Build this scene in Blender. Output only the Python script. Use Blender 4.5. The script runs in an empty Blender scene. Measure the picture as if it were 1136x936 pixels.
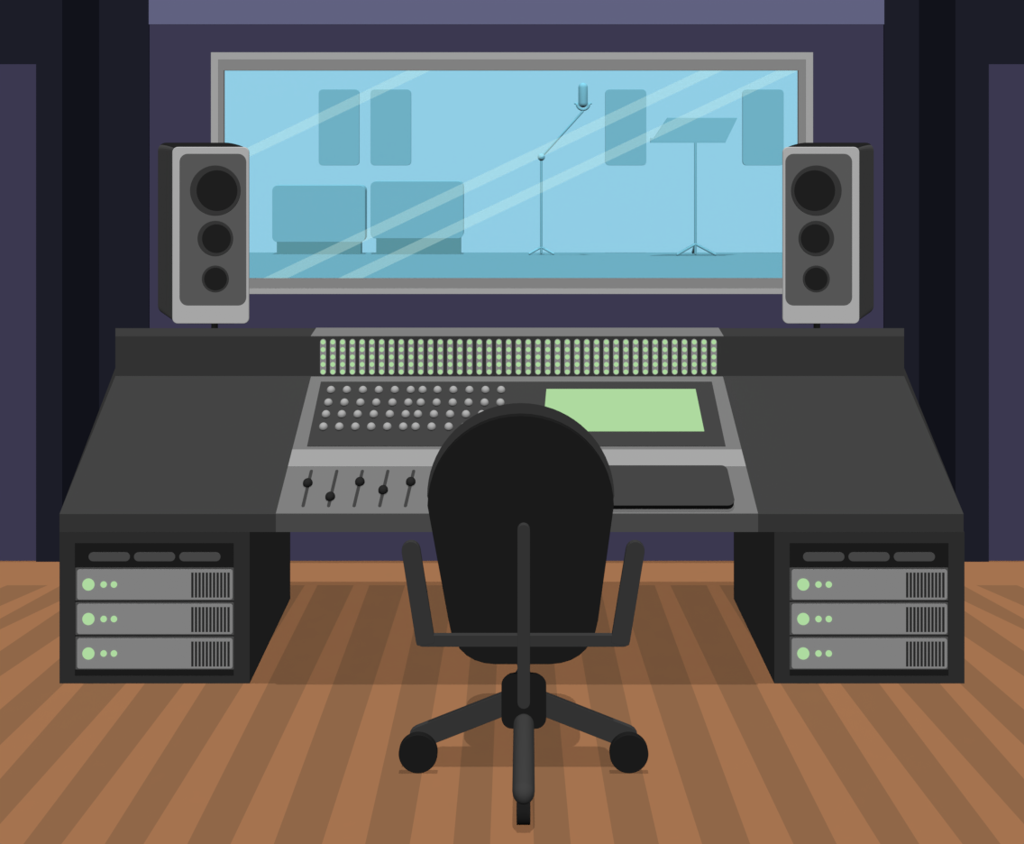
import bpy, bmesh, math
from mathutils import Vector, Matrix

# ---------------------------------------------------------------- camera
H = 2.1714          # eye height (m)
F = 1120.0          # focal length in pixels of the 1136 x 936 frame
PX, PY = 568.0, 150.0   # vanishing point of the room
sc = bpy.context.scene
COL = sc.collection
cam_data = bpy.data.cameras.new('camera')
cam = bpy.data.objects.new('camera', cam_data)
COL.objects.link(cam)
cam.location = (0, 0, H)
cam.rotation_euler = (math.radians(90), 0, 0)
cam_data.sensor_fit = 'HORIZONTAL'
cam_data.sensor_width = 36
cam_data.lens = F / 1136 * 36
cam_data.shift_x = (568 - PX) / 1136
cam_data.shift_y = -(468 - PY) / 1136
cam_data.clip_end = 60
sc.camera = cam

# ---------------------------------------------------------------- light and exposure
sc.view_settings.view_transform = 'Standard'
sc.view_settings.look = 'None'
sc.view_settings.exposure = 0
sc.view_settings.gamma = 1
sc.view_settings.use_curve_mapping = False
sc.cycles.diffuse_bounces = 0
sc.cycles.glossy_bounces = 2
sc.cycles.transparent_max_bounces = 16
sc.render.dither_intensity = 0

world = bpy.data.worlds.new('world')
sc.world = world
world.use_nodes = True
bg = world.node_tree.nodes['Background']
bg.inputs['Color'].default_value = (0.6, 0.6, 0.8, 1)
bg.inputs['Strength'].default_value = 0.01

GAIN = 1.6                       # overall light level
EF, ET, EU, ES = 0.65, 0.37, 0.63, 0.29   # light on fronts, overhead light, added fill light on tops, light on sides
E_FLOOR = (ET + EU) * GAIN
E_FRONT = EF * GAIN
E_SLOPE = (0.492 * EF + 0.8706 * (ET + EU)) * GAIN


def sun(name, vec, shadow):
    ld = bpy.data.lights.new(name, 'SUN')
    v = Vector(vec)
    ld.energy = math.pi * v.length * GAIN
    ld.angle = 0.0 if not shadow else math.radians(0.3)
    ld.use_shadow = shadow
    o = bpy.data.objects.new(name, ld)
    COL.objects.link(o)
    o.rotation_euler = v.to_track_quat('Z', 'Y').to_euler()
    o.location = v.normalized() * 6 + Vector((0, 3, 0))
    return o


sun('overhead_light', (0, 0, ET), True)
sun('soft_light_west', (-ES, -EF / 2, EU / 2), False)  # added fill sun without shadows, stands for no source in the room
sun('soft_light_east', (ES, -EF / 2, EU / 2), False)  # second added fill, mirrored, likewise shadowless and without a source


# ---------------------------------------------------------------- helpers
def lin(hexa):
    out = []
    for i in (0, 2, 4):
        c = int(hexa[i:i + 2], 16) / 255
        out.append(c / 12.92 if c <= 0.04045 else ((c + 0.055) / 1.055) ** 2.4)
    return out


MATS = {}


def mat(name, hexa, light, rough=0.9, grain=0.0, grain_scale=60.0):
    """matt procedural surface: colour seen as hexa under the given light level"""
    if name in MATS:
        return MATS[name]
    m = bpy.data.materials.new(name)
    m.use_nodes = True
    nt = m.node_tree
    b = nt.nodes['Principled BSDF']
    c = [min(0.98, v / light) for v in lin(hexa)]
    b.inputs['Roughness'].default_value = rough
    b.inputs['Specular IOR Level'].default_value = 0.0
    if grain > 0:
        tc = nt.nodes.new('ShaderNodeTexCoord')
        nz = nt.nodes.new('ShaderNodeTexNoise')
        nz.inputs['Scale'].default_value = grain_scale
        mx = nt.nodes.new('ShaderNodeMix')
        mx.data_type = 'RGBA'
        mx.inputs['A'].default_value = [v * (1 - grain) for v in c] + [1]
        mx.inputs['B'].default_value = [min(0.98, v * (1 + grain)) for v in c] + [1]
        nt.links.new(tc.outputs['Object'], nz.inputs['Vector'])
        nt.links.new(nz.outputs['Fac'], mx.inputs['Factor'])
        nt.links.new(mx.outputs['Result'], b.inputs['Base Color'])
    else:
        b.inputs['Base Color'].default_value = c + [1]
    MATS[name] = m
    return m


def glow(name, hexa):
    m = bpy.data.materials.new(name)
    m.use_nodes = True
    nt = m.node_tree
    nt.nodes.remove(nt.nodes['Principled BSDF'])
    e = nt.nodes.new('ShaderNodeEmission')
    e.inputs['Color'].default_value = lin(hexa) + [1]
    nt.links.new(e.outputs[0], nt.nodes['Material Output'].inputs['Surface'])
    m.cycles.emission_sampling = 'NONE'
    return m


def see_through(name, kind, fac, colour):
    m = bpy.data.materials.new(name)
    m.use_nodes = True
    nt = m.node_tree
    nt.nodes.remove(nt.nodes['Principled BSDF'])
    t = nt.nodes.new('ShaderNodeBsdfTransparent')
    s = nt.nodes.new(kind)
    s.inputs['Color'].default_value = colour
    mx = nt.nodes.new('ShaderNodeMixShader')
    mx.inputs[0].default_value = fac
    nt.links.new(t.outputs[0], mx.inputs[1])
    nt.links.new(s.outputs[0], mx.inputs[2])
    nt.links.new(mx.outputs[0], nt.nodes['Material Output'].inputs['Surface'])
    return m


def wx(x, d): return (x - PX) * d / F
def wz(y, d): return H - (y - PY) * d / F
def ground(y): return H * F / (y - PY)      # distance of the floor point seen at row y


WPOS = {}


def link(name, bm, m, parent=None, smooth=False, origin=None):
    bmesh.ops.recalc_face_normals(bm, faces=bm.faces)
    if smooth:
        for f in bm.faces:
            f.smooth = True
    if origin is None:
        lo = Vector([min(v.co[i] for v in bm.verts) for i in range(3)])
        hi = Vector([max(v.co[i] for v in bm.verts) for i in range(3)])
        origin = (lo + hi) / 2
        if parent is None:
            origin.z = lo.z
    origin = Vector(origin)
    for v in bm.verts:
        v.co -= origin
    me = bpy.data.meshes.new(name)
    bm.to_mesh(me)
    bm.free()
    for mm in (m if isinstance(m, (list, tuple)) else [m]):
        me.materials.append(mm)
    o = bpy.data.objects.new(name, me)
    COL.objects.link(o)
    WPOS[o.name] = origin
    if parent:
        o.parent = parent
        o.location = origin - WPOS[parent.name]
    else:
        o.location = origin
    return o


def tag(o, label=None, cat=None, group=None, kind=None):
    for k, v in (('label', label), ('category', cat), ('group', group), ('kind', kind)):
        if v:
            o[k] = v
    return o


def thing(name, loc, label, cat, group=None):
    o = bpy.data.objects.new(name, None)
    o.empty_display_size = 0.1
    COL.objects.link(o)
    o.location = loc
    WPOS[o.name] = Vector(loc)
    return tag(o, label, cat, group)


def children_of(o): return [c for c in COL.objects if c.parent == o]


def copy_tree(o, shift, parent=None):
    c = o.copy()
    COL.objects.link(c)
    if parent:
        c.parent = parent
    else:
        c.location = o.location + Vector(shift)
    for k in children_of(o):
        copy_tree(k, shift, c)
    return c


def add_box(bm, x0, x1, y0, y1, z0, z1):
    vs = [bm.verts.new((x, y, z)) for x in (x0, x1) for y in (y0, y1) for z in (z0, z1)]
    for a in ((0, 1, 3, 2), (4, 6, 7, 5), (0, 4, 5, 1), (2, 3, 7, 6), (0, 2, 6, 4), (1, 5, 7, 3)):
        bm.faces.new([vs[i] for i in a])


def box(x0, x1, y0, y1, z0, z1):
    bm = bmesh.new()
    add_box(bm, x0, x1, y0, y1, z0, z1)
    return bm


def add_loft(bm, rings, cap=True, mi=0):
    rows = [[bm.verts.new(p) for p in r] for r in rings]
    n = len(rows[0])
    for a, b in zip(rows, rows[1:]):
        for i in range(n):
            bm.faces.new([a[i], a[(i + 1) % n], b[(i + 1) % n], b[i]]).material_index = mi
    if cap:
        bm.faces.new(rows[0]).material_index = mi
        bm.faces.new(list(reversed(rows[-1]))).material_index = mi
    return bm


def prism(pts, y0, y1):
    """outline [(x, z)] given depth from y0 to y1"""
    return add_loft(bmesh.new(), [[(x, y0, z) for x, z in pts], [(x, y1, z) for x, z in pts]])


def soft_prism(pts, y0, y1, b):
    """the same with its edges rounded by b"""
    c = Vector((sum(p[0] for p in pts) / len(pts), sum(p[1] for p in pts) / len(pts)))
    def inset(k):
        out = []
        n = len(pts)
        for i in range(n):
            a, q, e = Vector(pts[i - 1]), Vector(pts[i]), Vector(pts[(i + 1) % n])
            t = (e - a).normalized()
            nrm = Vector((t.y, -t.x))
            if nrm.dot(q - c) < 0:
                nrm = -nrm
            out.append(q - nrm * k)
        return out
    s = 1 if y1 > y0 else -1
    levels = [(b, 0), (b * 0.3, b * 0.3), (0, b)]
    rings = [[(p.x, y0 + s * dy, p.y) for p in inset(k)] for k, dy in levels]
    rings += [[(p.x, y1 - s * dy, p.y) for p in inset(k)] for k, dy in reversed(levels)]
    return add_loft(bmesh.new(), rings)


def rrect(x0, x1, z0, z1, r, n=5):
    pts = []
    for cx, cz, a0 in ((x1 - r, z1 - r, 0), (x0 + r, z1 - r, 90), (x0 + r, z0 + r, 180), (x1 - r, z0 + r, 270)):
        for k in range(n + 1):
            a = math.radians(a0 + 90 * k / n)
            pts.append((cx + r * math.cos(a), cz + r * math.sin(a)))
    return pts


def rr_px(x0, x1, y0, y1, r, d, n=5):
    """rounded rectangle seen at those pixels when it stands at distance d"""
    return rrect(wx(x0, d), wx(x1, d), wz(y1, d), wz(y0, d), r * d / F, n)


def box_px(x0, x1, y0, y1, d0, d1):
    return box(wx(x0, d0), wx(x1, d0), d0, d1, wz(y1, d0), wz(y0, d0))


def add_lathe(bm, p0, p1, prof, seg=20):
    """profile [(t, r)] along the axis p0 -> p1 (t in metres)"""
    p0, p1 = Vector(p0), Vector(p1)
    ax = (p1 - p0).normalized()
    u = ax.orthogonal().normalized()
    w = ax.cross(u)
    rings = []
    for t, r in prof:
        r = max(r, 1e-4)
        rings.append([p0 + ax * t + (u * math.cos(2 * math.pi * k / seg) + w * math.sin(2 * math.pi * k / seg)) * r
                      for k in range(seg)])
    return add_loft(bm, rings)


def rod(p0, p1, r, seg=20, bm=None):
    """round-ended rod; the ends are the centres of its caps"""
    bm = bm or bmesh.new()
    L = (Vector(p1) - Vector(p0)).length
    prof = [(-r * math.cos(a), r * math.sin(a)) for a in [math.pi / 2 * k / 6 for k in range(7)]]
    prof += [(L + r * math.sin(a), r * math.cos(a)) for a in [math.pi / 2 * k / 6 for k in range(7)]]
    return add_lathe(bm, p0, p1, prof, seg)


def disc(c, axis, r, t, bev=0.0, seg=36, bm=None):
    bm = bm or bmesh.new()
    c, axis = Vector(c), Vector(axis).normalized()
    prof = [(0, r), (t - bev, r), (t, r - bev)] if bev else [(0, r), (t, r)]
    return add_lathe(bm, c, c + axis * t, prof, seg)


# ---------------------------------------------------------------- materials
M_wall = mat('purple_wall_paint', '3B3850', E_FRONT, grain=0.01)
M_frieze = mat('lilac_frieze_paint', '606180', E_FRONT)
M_dark = mat('midnight_board', '1C1D28', E_FRONT)
M_darker = mat('black_board', '11121A', E_FRONT)
M_frame_light = mat('light_grey_frame', '9D9D9D', E_FRONT)
M_frame_dark = mat('mid_grey_frame', '808080', E_FRONT)
M_plank_light = mat('light_floorboard', 'A5734F', E_FLOOR, grain=0.015, grain_scale=9)
M_plank_dark = mat('dark_floorboard', '906748', E_FLOOR, grain=0.015, grain_scale=9)
M_live_wall = mat('pale_blue_wall', '8FCEE6', E_FRONT)
M_live_floor = mat('teal_floor', '6BAFC4', E_FLOOR)
M_teal = mat('teal_surface', '6BAFC4', E_FRONT)
M_teal_desk = mat('music_desk_teal', '6BAFC4', E_FRONT * 1.45)
M_teal_dark = mat('deep_teal_surface', '55919D', E_FRONT)
M_desk = mat('charcoal_laminate', '323232', E_FRONT)
M_cab = mat('rack_cabinet_black', '2B2B2B', E_FRONT)
M_black = mat('black_plastic', '1A1A1A', E_FRONT)
M_slot = mat('vent_grey', '464646', E_FRONT)
M_unit = mat('rack_unit_grey', '808080', E_FRONT)
M_unit_edge = mat('rack_unit_edge', '484848', E_FRONT)
M_fin = mat('vent_fin_black', '262626', E_FRONT)
M_green = glow('green_light', 'AEDBA0')
M_screen = glow('green_screen', 'AEDA9F')
M_con = mat('console_grey', '808080', E_SLOPE)
M_con_panel = mat('console_dark_panel', '464646', E_SLOPE)
M_con_strip = mat('console_silver_strip', 'A7A7A7', E_SLOPE)
M_con_lip = mat('console_lip', '464646', E_FRONT)
M_knob = mat('silver_knob', 'AAAAAA', E_SLOPE * 0.84)
M_fknob = mat('black_knob', '2A2A2A', E_SLOPE * 0.93)
M_meter = mat('meter_strip_grey', '848184', E_FRONT)
M_trim_top = mat('console_top_trim', '808080', E_FLOOR)
M_spk_front = mat('speaker_silver', 'A6A6A6', E_FRONT)
M_spk_panel = mat('speaker_baffle', '555555', E_FRONT)
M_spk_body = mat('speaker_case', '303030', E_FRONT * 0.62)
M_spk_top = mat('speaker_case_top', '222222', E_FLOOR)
M_ring = mat('driver_ring', '343434', E_FRONT)
M_cone = mat('driver_cone', '1E1E1E', E_FRONT)
M_chair = mat('chair_black', '1A1A1A', E_FRONT)
M_cushion = mat('chair_cushion', '313131', E_FRONT)
M_metal = mat('chair_frame_grey', '323232', E_FRONT)

# ================================================================ the room
D_WALL = 5.153
D_LIVE = 9.05
ROOM = 3.7
TOP = 3.05

# floor with its fan of light and dark boards: one mesh, two board colours
bm = bmesh.new()
def quad(pts, mi):
    f = bm.faces.new([bm.verts.new(p) for p in pts])
    f.material_index = mi
inner = [0.037, 0.173, 0.3215, 0.476, 0.623, 0.762, 0.896, 1.04, 1.208, 1.36, 1.47]
outer = [0.091, 0.2275, 0.369, 0.503, 0.631, 0.757, 0.882, 1.002, 1.131, 1.219, 1.31]
YT, YB = 649.0, 2600.0
def gx(m, y0, y): return m * (y - y0) * ground(y) / F
dT, dB = ground(YT), ground(YB)
YM = 760.0
dM = ground(YM)
edges = []
for k, (a, b) in enumerate(zip(inner, outer)):
    for m_, y0 in ((a, 280), (b, 220)):
        if k < 7:
            edges.append((gx(m_, y0, YT), gx(m_, y0, YM), gx(m_, y0, YB)))
for ut, um, ub in ((384, 499, 1.04 * (YB - 280)), (407, 536.5, 407 + 1.168 * (YB - 649)), (418, 583, 0), (460, 624, 0), (465, 698, 0), (500, 703, 0), (515, 770, 0), (560, 830, 0)):
    xm = um * dM / F
    edges.append((ut * dT / F, xm, ub * dB / F if ub else xm + 0.5))
seq = [tuple(-v for v in e) for e in reversed(edges)] + edges
prev = (-ROOM,) * 3
for k, e in enumerate(seq + [(ROOM,) * 3]):
    mi_now = 1 if (k % 2 == 1 and k < len(seq)) else 0
    quad([(prev[0], dT, 0), (e[0], dT, 0), (e[1], dM, 0), (prev[1], dM, 0)], mi_now)
    quad([(prev[1], dM, 0), (e[1], dM, 0), (e[2], dB, 0), (prev[2], dB, 0)], mi_now)
    prev = e
quad([(-ROOM, dT, 0), (ROOM, dT, 0), (ROOM, D_WALL + 0.12, 0), (-ROOM, D_WALL + 0.12, 0)], 0)
quad([(-ROOM, dB, 0), (ROOM, dB, 0), (ROOM, -0.6, 0), (-ROOM, -0.6, 0)], 0)
bmesh.ops.remove_doubles(bm, verts=bm.verts, dist=1e-5)
for f in bm.faces:
    if f.normal.z < 0:
        f.normal_flip()
res = bmesh.ops.extrude_face_region(bm, geom=list(bm.faces))
for g in res['geom']:
    if isinstance(g, bmesh.types.BMVert):
        g.co.z = -0.06
floor = link('floor', bm, [M_plank_light, M_plank_dark], origin=(0, 0, 0))
tag(floor, kind='structure')

# back wall with the opening for the control-room window
bm = bmesh.new()
ox0, ox1 = wx(236, D_WALL), wx(900, D_WALL)
oz0, oz1 = wz(324, D_WALL), wz(60, D_WALL)
T = 0.12
add_box(bm, -ROOM, ox0, D_WALL, D_WALL + T, 0, TOP)
add_box(bm, ox1, ROOM, D_WALL, D_WALL + T, 0, TOP)
add_box(bm, ox0, ox1, D_WALL, D_WALL + T, 0, oz0)
add_box(bm, ox0, ox1, D_WALL, D_WALL + T, oz1, TOP)
tag(link('wall_back', bm, M_wall), kind='structure')
tag(link('wall_left', box(-ROOM - 0.1, -ROOM, -0.6, D_WALL + T, 0, TOP), M_wall), kind='structure')
tag(link('wall_right', box(ROOM, ROOM + 0.1, -0.6, D_WALL + T, 0, TOP), M_wall), kind='structure')

DP = D_WALL - 0.012
n = 1
def trim(bm, m):
    global n
    tag(link('trim_%d' % n, bm, m), kind='structure')
    n += 1
ztop = TOP
trim(box(wx(165, DP), wx(981, DP), DP, D_WALL, wz(27, DP), ztop), M_frieze)
for s, a in ((-1, (165, 110, 69, 40)), (1, (981, 1019.5, 1060, 1097))):
    def bx(p, q, d, z0, z1):
        u, v = sorted((p, q))
        return box(u, v, d, D_WALL, z0, z1)
    trim(bx(wx(a[0], DP), wx(a[1], DP), DP, 0, ztop), M_dark)
    trim(bx(wx(a[1], DP), wx(a[2], DP), DP + 0.006, 0, ztop), M_darker)
    trim(bx(wx(a[2], DP), wx(a[3], DP), DP, 0, ztop), M_dark)
    trim(bx(wx(a[3], DP), s * ROOM, DP, wz(71, DP), ztop), M_dark)

# window: two-step frame, pane, reflection streaks painted as pale translucent strips on the glass
DG = 5.150
def ring(x0, x1, y0, y1, u0, u1, v0, v1, d0, d1):
    """rectangular ring, outer pixels x0..y1, inner pixels u0..v1"""
    o = [(x0, y0), (x1, y0), (x1, y1), (x0, y1)]
    i = [(u0, v0), (u1, v0), (u1, v1), (u0, v1)]
    bm = bmesh.new()
    V = []
    for d in (d0, d1):
        V.append([[bm.verts.new((wx(x, d0), d, wz(y, d0))) for x, y in r] for r in (o, i)])
    for k in range(4):
        j = (k + 1) % 4
        bm.faces.new([V[0][0][k], V[0][0][j], V[0][1][j], V[0][1][k]])
        bm.faces.new([V[1][0][k], V[1][1][k], V[1][1][j], V[1][0][j]])
        bm.faces.new([V[0][0][k], V[1][0][k], V[1][0][j], V[0][0][j]])
        bm.faces.new([V[0][1][k], V[0][1][j], V[1][1][j], V[1][1][k]])
    return bm
win = link('window_1', ring(234, 902, 58, 326, 242, 894, 66, 320, 5.128, D_WALL - 0.0005), M_frame_light)
tag(win, kind='structure')
link('inner_frame', ring(242, 894, 66, 320, 248, 886, 78, 309, 5.134, 5.156), M_frame_dark, win)
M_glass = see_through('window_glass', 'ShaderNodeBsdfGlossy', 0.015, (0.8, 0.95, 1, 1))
M_streak = see_through('pale_glass_band', 'ShaderNodeBsdfDiffuse', 0.105, (0.70, 1.0, 0.90, 1))
link('pane', box_px(247.5, 886.5, 77.5, 309.5, DG, DG + 0.005), M_glass, win)
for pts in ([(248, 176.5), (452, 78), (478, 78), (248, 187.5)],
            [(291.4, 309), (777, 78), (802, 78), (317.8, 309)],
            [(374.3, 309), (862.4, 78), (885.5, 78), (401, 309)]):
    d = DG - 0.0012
    link('glass_band', prism([(wx(x, d), wz(y, d)) for x, y in pts], d, DG - 0.0004), M_streak, win)

# ================================================================ the recording room behind the glass
ZL = wz(280, D_LIVE)
LW = 3.6
tag(link('floor_recording_room', box(-LW, LW, D_WALL + T + 0.001, D_LIVE, ZL - 0.08, ZL), M_live_floor), kind='structure')
tag(link('wall_recording_room_back', box(-LW, LW, D_LIVE, D_LIVE + 0.1, ZL - 0.08, 4.0), M_live_wall), kind='structure')
tag(link('wall_recording_room_left', box(-LW - 0.1, -LW, D_WALL + T + 0.001, D_LIVE + 0.1, ZL - 0.08, 4.0), M_live_wall), kind='structure')
tag(link('wall_recording_room_right', box(LW, LW + 0.1, D_WALL + T + 0.001, D_LIVE + 0.1, ZL - 0.08, 4.0), M_live_wall), kind='structure')

labels = ['teal rounded wall panel farthest from the microphone, crossed by a pale glass band',
          'teal rounded wall panel above the gap between the two low cabinets, not crossed by bands in its lower half',
          'teal rounded wall panel between the microphone and the music stand',
          'teal rounded wall panel past the music stand, partly behind a loudspeaker']
labels[1] = 'teal rounded wall panel above the taller low cabinet on the pale blue wall'
for (x0, x1), lb in zip(((353.5, 398.5), (411, 456), (671.5, 717), (824, 869.5)), labels):
    d = D_LIVE - 0.025
    o = link('acoustic_panel', soft_prism(rr_px(x0, x1, 99, 183.5, 4.5, d), d, D_LIVE, 0.002), M_teal)
    tag(o, lb, 'wall panel', 'teal acoustic panels on the recording room wall')

def amp(x0, x1, y0, y1, b0, b1, label):
    d = D_LIVE - 0.14
    cx = wx((x0 + x1) / 2, d)
    t = thing('amplifier_cabinet', (cx, d + 0.08, ZL), label, 'amplifier cabinet', 'amplifier cabinets in the recording room')
    link('body', soft_prism(rr_px(x0, x1, y0, y1, 6, d, 6), d, D_LIVE - 0.02, 0.002), M_teal, t)
    link('plinth', box(wx(b0, d), wx(b1, d), d + 0.02, D_LIVE - 0.04, ZL, wz(y1 - 0.5, d)), M_teal_dark, t)
amp(302, 405, 205.5, 268.5, 306.5, 400, 'lower, wider-standing teal amplifier cabinet on dark plinth, nearest the window edge'.replace('lower, wider-standing ', 'slightly lower '))
amp(411, 514, 201, 264.5, 417, 511, 'slightly taller teal amplifier cabinet on dark plinth, next to the microphone stand')

# microphone stand and microphone
d = D_LIVE - 0.15
def P(x, y, dd=None):
    dd = dd or d
    return (wx(x, dd), dd, wz(y, dd))
t = thing('microphone_stand', (wx(600.5, d), d, ZL), 'thin teal boom microphone stand on tripod legs behind the glass', 'microphone stand')
link('pole', rod((wx(600.5, d), d, ZL + 0.015), P(600.5, 176), 0.011, 12), M_teal, t, True)
link('joint', rod((wx(600.5, d), d - 0.01, wz(174.2, d)), (wx(600.5, d), d + 0.01, wz(174.2, d)), 0.033, 16), M_teal, t, True)
link('boom', rod(P(600.5, 174.2), P(646.5, 123.5), 0.0105, 12), M_teal, t, True)
hub = Vector((wx(600.5, d), d, wz(274, d)))
for vx, vy in ((-0.105, -0.03), (0.105, -0.03), (0.0, 0.09)):
    link('leg', rod(hub, (hub.x + vx, d + vy, ZL + 0.010), 0.010, 10), M_teal, t, True)
t = thing('microphone', P(646.8, 124), 'teal studio microphone with rounded top in a cradle on the boom end', 'microphone')
link('capsule', rod(P(646.8, 97), P(646.8, 114), 5.3 * d / F, 20), M_teal, t, True)
bm = bmesh.new()
c = Vector(P(646.8, 114.8))
R, r = 6.8 * d / F, 0.0125
rings = []
for k in range(15):
    a = math.radians(180 + 180 * k / 14)
    ctr = c + Vector((math.cos(a), 0, math.sin(a))) * R
    nrm = Vector((math.cos(a), 0, math.sin(a)))
    rings.append([ctr + (nrm * math.cos(b) + Vector((0, 1, 0)) * math.sin(b)) * r for b in [2 * math.pi * j / 10 for j in range(10)]])
add_loft(bm, rings)
cr = link('cradle', bm, M_teal, t, True)
for s in (-1, 1):
    link('thumb_screw', rod(c + Vector((s * (R - 0.005), 0, 0)), c + Vector((s * (R + 0.018), 0, 0)), 0.008, 10), M_teal, cr, True)

# music stand
d = D_LIVE - 0.2
t = thing('music_stand', (wx(771.5, d), d, ZL), 'teal music stand with slanted desk on a thin tripod pole', 'music stand')
bm = bmesh.new()
front, back = [], []
for (x, y, dd) in ((740.5, 131, d + 0.06), (818, 131, d + 0.06), (804.6, 158.3, d - 0.03), (722, 158.3, d - 0.03)):
    front.append(Vector((wx(x, dd), dd, wz(y, dd))))
add_loft(bm, [front, [p + Vector((0, 0.012, 0.004)) for p in front]])
link('desk', bm, M_teal_desk, t)
link('ledge', box(wx(721.8, d - 0.06), wx(804.8, d - 0.06), d - 0.06, d - 0.03, wz(158.4, d - 0.06), wz(156.2, d - 0.06)), M_teal, t)
link('stop', box(wx(721.8, d - 0.06), wx(726.3, d - 0.06), d - 0.06, d - 0.04, wz(157, d - 0.06), wz(153.2, d - 0.06)), M_teal, t)
link('pole', rod((wx(771.5, d), d, ZL + 0.014), P(771.5, 156), 0.0115, 12), M_teal, t, True)
hub = Vector((wx(771.5, d), d, wz(270.5, d)))
for vx, vy in ((-0.165, -0.04), (0.165, -0.04), (0.0, 0.12)):
    link('leg', rod(hub, (hub.x + vx, d + vy, ZL + 0.012), 0.0125, 10), M_teal, t, True)

# ================================================================ desk
D0, D1, D2, D3 = 4.0, 4.68, 4.878, 4.912
Z0, ZF, ZS, ZB = wz(590, D0), wz(570, D0), wz(417, D1), wz(373, D1)
SL = (ZS - ZF) / (D1 - D0)
NRM = Vector((0, -SL, 1)).normalized()
def S(x, y, off=0.0):
    """point of the sloping desktop (raised by off) seen at pixel x, y"""
    dx, dz = (x - PX) / F, -(y - PY) / F
    k = off * math.sqrt(1 + SL * SL)
    tt = (H - ZF + D0 * SL - k) / (SL - dz)
    return Vector((dx * tt, tt, H + dz * tt))
def slab(pts, off0, off1):
    top = [S(x, y, off1) for x, y in pts]
    bot = [p - NRM * (off1 - off0) for p in top]
    return add_loft(bmesh.new(), [bot, top])

L = {D0: wx(66, D0), D1: wx(128, D1), D2: wx(128, D2), D3: wx(128, D2) - 0.01}
R = {D0: wx(1069, D0), D1: wx(1003, D1), D2: wx(1003, D2), D3: wx(1003, D2) + 0.01}
desk = thing('studio_desk', (0, 4.45, Z0), 'wide charcoal studio desk with sloping top and raised rear shelf', 'desk')
prof = [(D0, Z0), (D0, ZF), (D1, ZS), (D3, ZS), (D3, Z0)]
prof = [(D0, Z0), (D0, ZF), (D1, ZS), (D2 + 0.01, ZS), (D3, Z0)]
key = [D0, D0, D1, D2, D3]
bm = add_loft(bmesh.new(), [[(L[k], a, b) for k, (a, b) in zip(key, prof)], [(R[k], a, b) for k, (a, b) in zip(key, prof)]])
link('desktop', bm, M_desk, desk)
prof = [(D1, ZS), (D1, ZB), (D2, ZB), (D2 + 0.01, ZS)]
key = [D1, D1, D2, D2]
bm = add_loft(bmesh.new(), [[(L[k], a, b) for k, (a, b) in zip(key, prof)], [(R[k], a, b) for k, (a, b) in zip(key, prof)]])
link('rear_shelf', bm, M_desk, desk)

# ================================================================ mixing console
con = thing('mixing_console', (wx(573.5, 4.3), 4.3, 0.84), 'grey mixing console with knobs, sliders, green screen and meter lights set in the desk', 'mixing console')
link('console_plate', slab([(306, 569.5), (841, 569.5), (802, 417.5), (345, 417.5)], 0.0, 0.007), M_con, con)
link('front_lip', box(wx(306, 3.992), wx(841, 3.992), 3.992, 3.9995, wz(590, 3.992), wz(570, 3.992)), M_con_lip, con)
link('knob_panel', slab([(340.6, 494.8), (805, 494.8), (789.7, 423.2), (356, 423.2)], 0.007, 0.009), M_con_panel, con)
link('wrist_strip', slab([(319.4, 517.3), (827.6, 517.3), (822.6, 498.4), (324.2, 498.4)], 0.007, 0.0082), M_con_strip, con,
     )['label'] = 'pale silver strip across the console'
sb = link('screen', slab([(602, 478), (781.3, 478), (771.6, 431.3), (606.2, 431.3)], 0.009, 0.011), M_screen, con)
sb['label'] = 'plain light green screen'

# knobs
def dome(r, h, off):
    bm = bmesh.new()
    prof = [(0, r)] + [(0.004 + h * math.sin(a), r * math.cos(a)) for a in [math.pi / 2 * k / 8 for k in range(9)]]
    return add_lathe(bm, NRM * 0, NRM, prof, 24)
row_x = [[367.3, 384.9, 402.7, 420.3, 438.1, 455.7, 468.9, 485.4, 503, 520.8, 538.5, 555.9],
         [364.3, 382.2, 399.9, 417.5, 435.4, 453, 466.8, 484.4, 502.2, 519.8, 537.5, 555.1],
         [361.7, 379.3, 396.9, 414.7, 432.5, 450.1, 463.7, 481.4, 499.3, 516.9, 534.6, 552.3],
         [358.9, 376.5, 394.3, 411.9, 429.7, 447.4, 461.1, 478.8, 497.8, 515.5, 533.2, 550.9]]
proto = None
for xs, y in zip(row_x, (433.2, 447.2, 460.2, 474)):
    for x in xs:
        p = S(x, y, 0.009)
        if proto is None:
            proto = link('knob', dome(0.0184, 0.0175, 0), M_knob, con, True, origin=(0, 0, 0))
            o = proto
        else:
            o = proto.copy()
            COL.objects.link(o)
            o.parent = con
        o.location = p - WPOS[con.name]
# sliders
proto = None
for (xt, xb), (kx, ky) in zip(((345.4, 336.3), (373.7, 364.6), (402, 392.9), (430.3, 421.3), (458.9, 449.8)),
                              ((341.5, 535.5), (366.4, 550.6), (399.3, 534.1), (425.1, 543.2), (455.7, 534.1))):
    a, b = S(xt, 522.5, 0.007), S(xb, 561, 0.007)
    ax = (b - a).normalized()
    sd = ax.cross(NRM).normalized()
    w = 0.0066
    ring0 = []
    for c0, sg in ((b, 1), (a, -1)):
        for k in range(7):
            an = math.radians(-90 + 180 * k / 6)
            ring0.append(c0 + (ax * math.cos(an) * sg + sd * math.sin(an) * sg) * w)
    sl = link('slider_slot', add_loft(bmesh.new(), [ring0, [p + NRM * 0.0012 for p in ring0]]), M_con_panel, con)
    p = S(kx, ky + 0.8, 0.0082)
    if proto is None:
        k = link('slider_knob', dome(0.0198, 0.018, 0), M_fknob, sl, True, origin=(0, 0, 0))
        proto = k
    else:
        k = proto.copy()
        COL.objects.link(k)
        k.parent = sl
    k.location = p - WPOS[sl.name]
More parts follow.
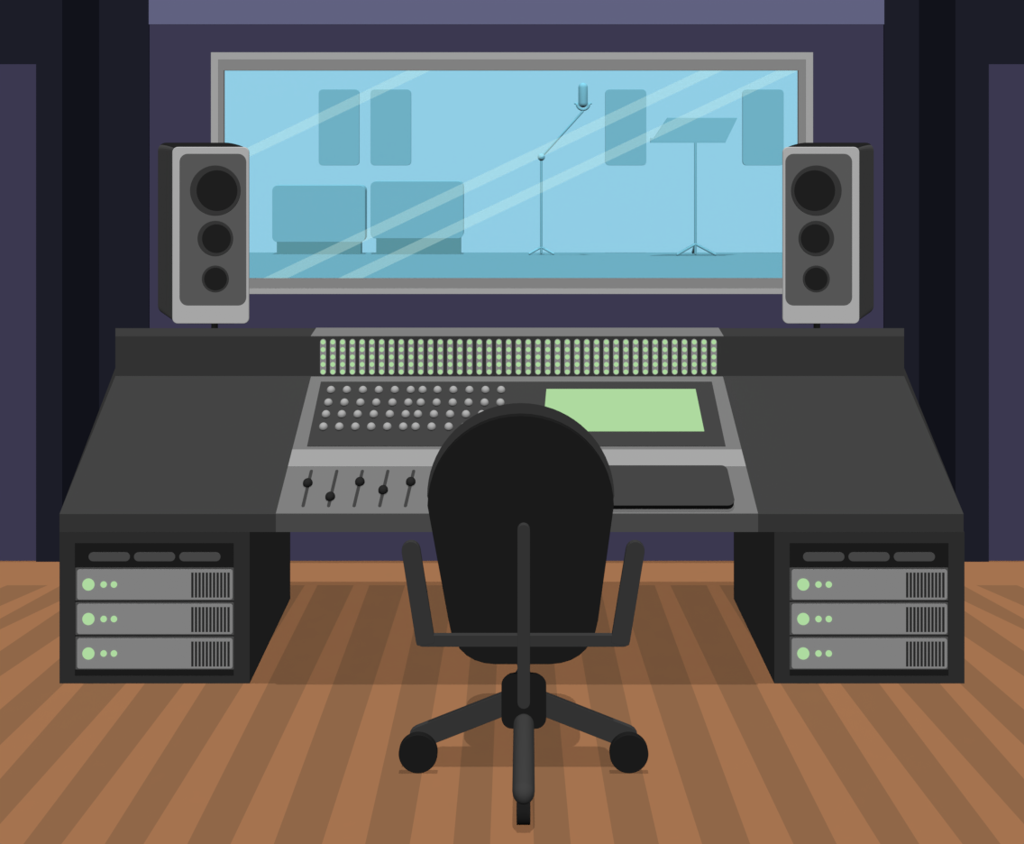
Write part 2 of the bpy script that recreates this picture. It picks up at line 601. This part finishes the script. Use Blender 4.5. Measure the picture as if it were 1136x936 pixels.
# raised dark pad with a black underside
def pad_outline(dy=0.0):
    q = [(600, 560.5), (600, 516), (800, 516)]
    for k in range(1, 6):
        a = math.radians(90 - 75 * k / 5)
        q.append((800 + 7.5 * math.cos(a), 523 - 7 * math.sin(a)))
    for k in range(0, 6):
        a = math.radians(0 + 90 * k / 5)
        q.append((808 + 6.8 * math.cos(a), 554 + 6.5 * math.sin(a)))
    return q
pad = link('touch_pad', slab(pad_outline(), 0.0084, 0.0300), M_black, con)
pad['label'] = 'dark rounded pad with black edge'
link('pad_surface', slab(pad_outline(), 0.0300, 0.0306), M_con_panel, pad)
# meter bridge
link('meter_panel', box(wx(347, D1 - 0.004), wx(800.5, D1 - 0.004), D1 - 0.004, D1 - 0.0003, wz(416.3, D1 - 0.004), wz(374, D1 - 0.004)), M_desk, con)
tp = []
dq = D1 + 0.001
bm = bmesh.new()
base = [(wx(345, D1), D1 - 0.003), (wx(802.5, D1), D1 - 0.003), (wx(797, D2), D2 - 0.004), (wx(351, D2), D2 - 0.004)]
add_loft(bm, [[(x, y, ZB + 0.0002) for x, y in base], [(x, y, ZB + 0.003) for x, y in base]])
link('top_trim', bm, M_trim_top, con)
dm = D1 - 0.008
strip0 = led0 = None
extra = bmesh.new()
rest = []
for i in range(41):
    x = 358.4 + 10.837 * i
    c = Vector((wx(x, dm), dm, wz(395.8, dm)))
    if strip0 is None:
        strip0 = link('meter_strip', prism(rr_px(x - 3.3, x + 3.3, 376, 415.6, 3.2, dm), dm, D1 - 0.0042), M_meter, con)
        st = strip0
        base_c = c
    else:
        st = strip0.copy()
        COL.objects.link(st)
        st.parent = con
        st.location = strip0.location + Vector((c.x - base_c.x, 0, 0))
    for y in (379.3, 387.6, 395.8, 404.1, 412.3):
        q = Vector((wx(x, dm), dm - 0.0003, wz(y, dm)))
        if i < 20:
            if led0 is None:
                led0 = link('meter_light', disc(q, (0, -1, 0), 0.0109, 0.003, 0.001, 16), M_green, st)
                lo = led0.location.copy()
                q0 = q
                s0 = c
                o = led0
            else:
                o = led0.copy()
                COL.objects.link(o)
                o.parent = st
                o.location = lo + (q - q0) - (c - s0)
        else:
            disc(q, (0, -1, 0), 0.0109, 0.003, 0.001, 16, bm=extra)
tag(link('meter_lights', extra, M_green, con), kind='stuff')

# ================================================================ rack cabinets and the units in them
DC = 4.732
def cabinet(label):
    t = thing('rack_cabinet', (wx(171.5, D0), 4.36, 0), label, 'cabinet', 'rack cabinets under the desk')
    x0, x1, z1 = wx(66, D0), wx(277, D0), Z0 - 0.0005
    a0, a1, b0, b1 = wx(83, D0), wx(259.3, D0), wz(750, D0), wz(602.3, D0)
    bm = ring(66, 277, 590.15, 758, 83, 259.3, 602.3, 750, D0, DC)
    # close the back
    add_box(bm, a0, a1, DC - 0.02, DC, b0, b1)
    link('cabinet_body', bm, M_cab, t)
    # shade lining, stands in for the unlit interior
    bm = bmesh.new()  # black sheets put the shade of the unlit interior into colour
    e = 0.004
    add_box(bm, a0, a0 + e, D0 + 0.004, DC - 0.03, b0, b1)
    add_box(bm, a1 - e, a1, D0 + 0.004, DC - 0.03, b0, b1)
    add_box(bm, a0 + e, a1 - e, D0 + 0.004, DC - 0.03, b1 - e, b1)
    add_box(bm, a0 + e, a1 - e, D0 + 0.004, DC - 0.03, b0, b0 + e)
    add_box(bm, a0 + e, a1 - e, DC - 0.034, DC - 0.03, b0 + e, b1 - e)
    link('lining', bm, M_black, t)
    d = D0 + 0.004
    vp = link('vent_panel', box(wx(83, D0) + 0.004, wx(259.3, D0) - 0.004, d, d + 0.012, wz(629.4, D0), wz(602.3, D0) - 0.004), M_black, t)
    for u, v in ((98, 144), (148.4, 194.2), (198.7, 244.5)):
        link('vent_slot', soft_prism(rrect(wx(u, D0), wx(v, D0), wz(622.7, D0), wz(612.7, D0), 0.0178, 6), d - 0.003, d, 0.0008), M_slot, vp)
    link('blank_panel', box(wx(83, D0) + 0.004, wx(259.3, D0) - 0.004, d, d + 0.012, wz(750, D0) + 0.004, wz(744, D0)), M_black, t)
    return t
def unit(label, dy):
    cz = 648.2 + dy
    t = thing('rack_unit', (wx(171.2, D0), 4.2, wz(cz + 18.3, D0)), label, 'rack unit', 'grey rack units in the cabinets')
    d = D0 + 0.004
    link('chassis', box(wx(83.2, D0) + 0.0042, wx(259.1, D0) - 0.0042, d + 0.002, 4.45, wz(cz + 16.5, D0), wz(cz - 16.5, D0)), M_black, t)
    link('mounting_plate', box(wx(83.2, D0), wx(259.1, D0), d - 0.0005, d + 0.0018, wz(cz + 18.2, D0), wz(cz - 18.2, D0)), M_unit_edge, t)
    fp = link('front_plate', soft_prism(rr_px(85.4, 257.9, cz - 16.6, cz + 16.9, 2.6, D0), d - 0.0035, d - 0.0006, 0.0006), M_unit, t)
    f = d - 0.0036
    b = link('power_light', disc((wx(98.1, D0), f, wz(cz, D0)), (0, -1, 0), 6.7 / 280, 0.002, 0.0005), M_green, t)
    for x in (115, 126.4):
        link('indicator_light', disc((wx(x, D0), f, wz(cz, D0)), (0, -1, 0), 3.55 / 280, 0.002, 0.0005, 24), M_green, t)
    bm = bmesh.new()
    for k in range(11):
        x = 212.2 + 4.01 * k
        add_box(bm, wx(x, D0), wx(x + 2.45, D0), f - 0.0008, f, wz(cz + 14.5, D0), wz(cz - 13.2, D0))
    link('vent_grille', bm, M_fin, t)
    return t
cl = cabinet('black rack cabinet with three grey units under the left wing of the desk')
cr = copy_tree(cl, (793 / 280, 0, 0))
cr['label'] = 'black rack cabinet with three grey units under the right wing of the desk'
u0 = unit('grey rack unit topmost of three in the left cabinet, green lights, vent fins', 0)
for k, w in enumerate(('topmost', 'middle', 'lowest')):
    for side, sx in (('left', 0), ('right', 793 / 280)):
        if k == 0 and side == 'left':
            continue
        u = copy_tree(u0, (sx, 0, -38.25 * k / 280))
        u['label'] = 'grey rack unit %s of three in the %s cabinet, green lights, vent fins' % (w, side)

# ================================================================ loudspeakers on stands
DS = 4.885
DSB = 5.124
def speaker(side):
    """side -1: beside the window's left end; +1: its mirror image at the right end"""
    cpx = 568.0
    off = 4.5 if side > 0 else 0          # the right one stands 9 px closer in the frame
    def mx(x):
        return x if side < 0 else 1144.5 - x
    def outline(x0, x1, y0, y1, r, d, n=6):
        a, b = sorted((wx(mx(x0), d), wx(mx(x1), d)))
        return rrect(a, b, wz(y1, d), wz(y0, d), r * d / F, n)
    zb = wz(359, DS)
    cx = wx(mx(230), DS)
    word = 'left' if side < 0 else 'right'
    t = thing('loudspeaker', (cx, 5.0, zb), 'tall silver-fronted loudspeaker with three round drivers at the %s end of the window' % word, 'speaker', 'loudspeakers flanking the window')
    # case: lofted from the front edge to a back that is set outwards
    f0 = outline(193, 274, 164.5, 358, 5, DS + 0.012)
    rings = []
    for k in range(9):
        u = k / 8
        dd = DS + 0.012 + (DSB - 0.03 - DS - 0.012) * u
        e = math.sin(u * math.pi / 2)          # top and inner edge swell quickly, like a rounded case
        xo = 192.5 + (175.2 - 192.5) * u
        xi = 274 + (258 - 274) * u ** 1.2
        yt = 163.4 + (158.2 - 163.4) * min(1, u * 1.2) ** 0.7
        yb = 358 + (348 - 358) * u
        rings.append([(x, dd, z) for x, z in outline(xo, xi, yt, yb, 5 + 4 * u, dd)])
    last = rings[-1]
    ctr = Vector((sum(p[0] for p in last) / len(last), 0, sum(p[2] for p in last) / len(last)))
    for sc_, dd in ((0.985, DSB - 0.012), (0.95, DSB)):
        rings.append([(ctr.x + (p[0] - ctr.x) * sc_, dd, ctr.z + (p[2] - ctr.z) * sc_) for p in last])
    bm = add_loft(bmesh.new(), rings)
    # keep the underside flat on the stand
    for v in bm.verts:
        if v.co.z < zb:
            v.co.z = zb
    bm.normal_update()
    bmesh.ops.recalc_face_normals(bm, faces=bm.faces)
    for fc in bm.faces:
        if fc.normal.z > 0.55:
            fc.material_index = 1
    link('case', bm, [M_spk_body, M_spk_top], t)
    link('front_surround', soft_prism(outline(191, 276, 163, 359, 6, DS), DS, DS + 0.013, 0.003), M_spk_front, t)
    bf = link('baffle', soft_prism(outline(199.3, 273.3, 170.5, 338.8, 9, DS), DS - 0.003, DS - 0.0002, 0.001), M_spk_panel, t)
    d = DS - 0.0032
    for x, xi, y, ro, ri in ((239, 241, 211.3, 28, 22.6), (239, 240.4, 264.5, 19.7, 15.9), (239, 239.4, 309.3, 14.9, 12.6)):
        k = d / F
        rg = link('driver_ring', disc((wx(mx(x), d), d, wz(y, d)), (0, -1, 0), ro * k, 0.004, 0.0012, 48), M_ring, bf)
        link('driver_cone', disc((wx(mx(xi), d), d - 0.0041, wz(y, d)), (0, -1, 0), ri * k, 0.0015, 0.0006, 48), M_cone, bf)
    # stand
    s = thing('speaker_stand', (cx, 5.005, 0), 'slim black stand behind the desk under the %s loudspeaker' % word, 'speaker stand', 'stands under the loudspeakers')
    link('top_plate', box(cx - 0.11, cx + 0.11, 4.94, 5.07, zb - 0.011, zb - 0.0005), M_black, s)
    bm = bmesh.new()
    add_lathe(bm, (cx, 5.005, 0.02), (cx, 5.005, zb - 0.011), [(0, 0.016), (zb - 0.031, 0.016)], 16)
    link('pole', bm, M_black, s)
    link('base_plate', box(cx - 0.15, cx + 0.15, 4.925, 5.085, 0.0, 0.02), M_black, s)
speaker(-1)
speaker(1)

# ================================================================ chair
CX = wx(581, 3.57)
chair = thing('office_chair', (CX, 3.57, 0), 'black swivel office chair with rounded back and grey metal frame, seen from behind', 'chair')
def shell_pts(d, ytop, rx, ycen, xl, xr, scale_low=1.0):
    xc = (xl + xr) / 2
    pts = []
    for k in range(29):
        a = math.pi * k / 28
        pts.append((xc + (xr - xl) / 2 * math.cos(a), ycen - (ycen - ytop) * math.sin(a)))
    def curve(p0, p1, p2, n=7):
        return [((1 - s) ** 2 * p0[0] + 2 * s * (1 - s) * p1[0] + s * s * p2[0],
                 (1 - s) ** 2 * p0[1] + 2 * s * (1 - s) * p1[1] + s * s * p2[1]) for s in [j / n for j in range(n + 1)]]
    pts += curve((497.5, 688), (504.5, 735.5), (549, 736.8))
    pts += curve((610, 736.8), (656, 735.5), (663.5, 688))
    return [(wx(x, d), wz(y, d)) for x, y in pts]
link('backrest_shell', soft_prism(shell_pts(3.49, 461, 103, 561, 474.2, 681), 3.49, 3.52, 0.0012), M_chair, chair)
def cushion_ring(d, k):
    """cushion outline at depth d, drawn in by k metres"""
    q = [(577.7 + 103.8 * math.cos(math.pi * n / 36), 550 - 103 * math.sin(math.pi * n / 36)) for n in range(37)]
    q += [(500, 650), (512, 690), (540, 708), (615, 708), (643, 690), (655, 650)]
    pts = [(wx(x, 3.5205), wz(y, 3.5205)) for x, y in q]
    cx_, cz_ = wx(577.7, 3.5205), wz(570, 3.5205)
    f = 1 - k / 0.32
    return [(cx_ + (x - cx_) * f, d, cz_ + (z - cz_) * f) for x, z in pts]
link('backrest_cushion', add_loft(bmesh.new(), [cushion_ring(3.5205, 0), cushion_ring(3.56, 0.014), cushion_ring(3.58, 0.026), cushion_ring(3.588, 0.045)]), M_cushion, chair)
# seat
bm = bmesh.new()
rings = []
for z, k in ((0.355, 0.03), (0.362, 0.008), (0.375, 0), (0.415, 0), (0.432, 0.010), (0.438, 0.035)):
    rings.append([(x, y, z) for x, y in rrect(CX - 0.215 + k, CX + 0.205 - k, 3.57 + k, 3.93 - k, 0.08 - k * 0.5, 6)])
add_loft(bm, rings)
link('seat', bm, M_chair, chair)
bm = bmesh.new()
link('seat_column', add_lathe(bm, (CX, 3.59, 0.29), (CX, 3.59, 0.356), [(0, 0.024), (0.066, 0.024)], 20), M_metal, chair, False)
# hub
hp = rr_px(556.3, 606, 747.3, 808.3, 12, 3.50, 7)
hx, hz = sum(p[0] for p in hp) / len(hp), sum(p[1] for p in hp) / len(hp)
link('hub', add_loft(bmesh.new(), [[(hx + (x - hx) * k, dd, hz - 0.075 * (1 - k) + (z - hz) * k) for x, z in hp]
                                   for dd, k in ((3.50, 1), (3.54, 0.9), (3.60, 0.72), (3.64, 0.55))]), M_chair, chair)
# spine and arms
DSP = 3.468
def bar_pts(p0, p1, r, n=8, round0=True, round1=True):
    """outline of a round-ended flat bar in the x-z plane"""
    a, b = Vector(p0), Vector(p1)
    ax = (b - a).normalized()
    sd = Vector((-ax.y, ax.x))
    out = []
    for c0, sg, rd in ((b, 1, round1), (a, -1, round0)):
        for k in range(n + 1):
            t_ = -math.pi / 2 + math.pi * k / n
            u, v = math.cos(t_), math.sin(t_)
            if not rd:                       # squarer end with small corners
                u, v = (abs(u) ** 0.35) * 0.62, (abs(v) ** 0.35) * (1 if v > 0 else -1)
            q = c0 + (ax * u + sd * v) * r * sg
            out.append((q.x, q.y))
    return out
def bar(px0, px1, rpx, d0, d1, **kw):
    return soft_prism(bar_pts((wx(px0[0], d0), wz(px0[1], d0)), (wx(px1[0], d0), wz(px1[1], d0)), rpx * d0 / F, **kw), d0, d1, 0.0012)
link('spine', bar((581, 588.7), (581, 779.5), 7.0, 3.470, 3.4895), M_metal, chair)
link('cross_bar', bar((469, 711), (692, 711), 6.5, 3.472, 3.4895), M_metal, chair)
for xt, xb in ((455.7, 471.3), (705, 688.9)):
    link('arm', bar((xt, 611), (xb, 709), 10.3, 3.471, 3.4895, round1=False), M_metal, chair)
# base: front leg, two side legs, rear leg; each with its wheel
def caster(parent, c, axis, rad, w, axle=0):
    axis = Vector(axis).normalized()
    c = Vector(c)
    bm = bmesh.new()
    e = rad * 0.02
    prof = [(0, rad - e), (e, rad), (w - e, rad), (w, rad - e)]
    if axle:
        prof += [(w + 0.0005, 0.02), (w + axle, 0.02)]
    add_lathe(bm, c - axis * w / 2, c + axis * w / 2, prof, 48)
    return link('caster', bm, M_chair, parent)
for x, sgn in ((464, -1), (697.6, 1)):
    wd = 3.445
    cxw = wx(x, wd)
    leg = link('leg', bar((581, 773), (x - sgn * 2, 818), 12.2, 3.508, 3.524), M_metal, chair)
    caster(leg, (cxw, wd, 0.0661), (0, 1, 0), 0.066, 0.020, axle=3.509 - wd - 0.010)
a = Vector((wx(581, 3.46), 3.462, 0.149))
b = Vector((wx(580.8, 3.175), 3.178, 0.107))
leg = link('leg', rod(a, b, 0.0355, 24), M_metal, chair, True)
caster(leg, (wx(580.6, 3.195), 3.195, 0.051), (1, 0, 0), 0.0510, 0.043)
a = Vector((CX, 3.64, 0.19))
b = Vector((CX, 3.80, 0.135))
leg = link('leg', rod(a, b, 0.032, 24), M_metal, chair, True)
caster(leg, (CX, 3.81, 0.051), (1, 0, 0), 0.0510, 0.043)
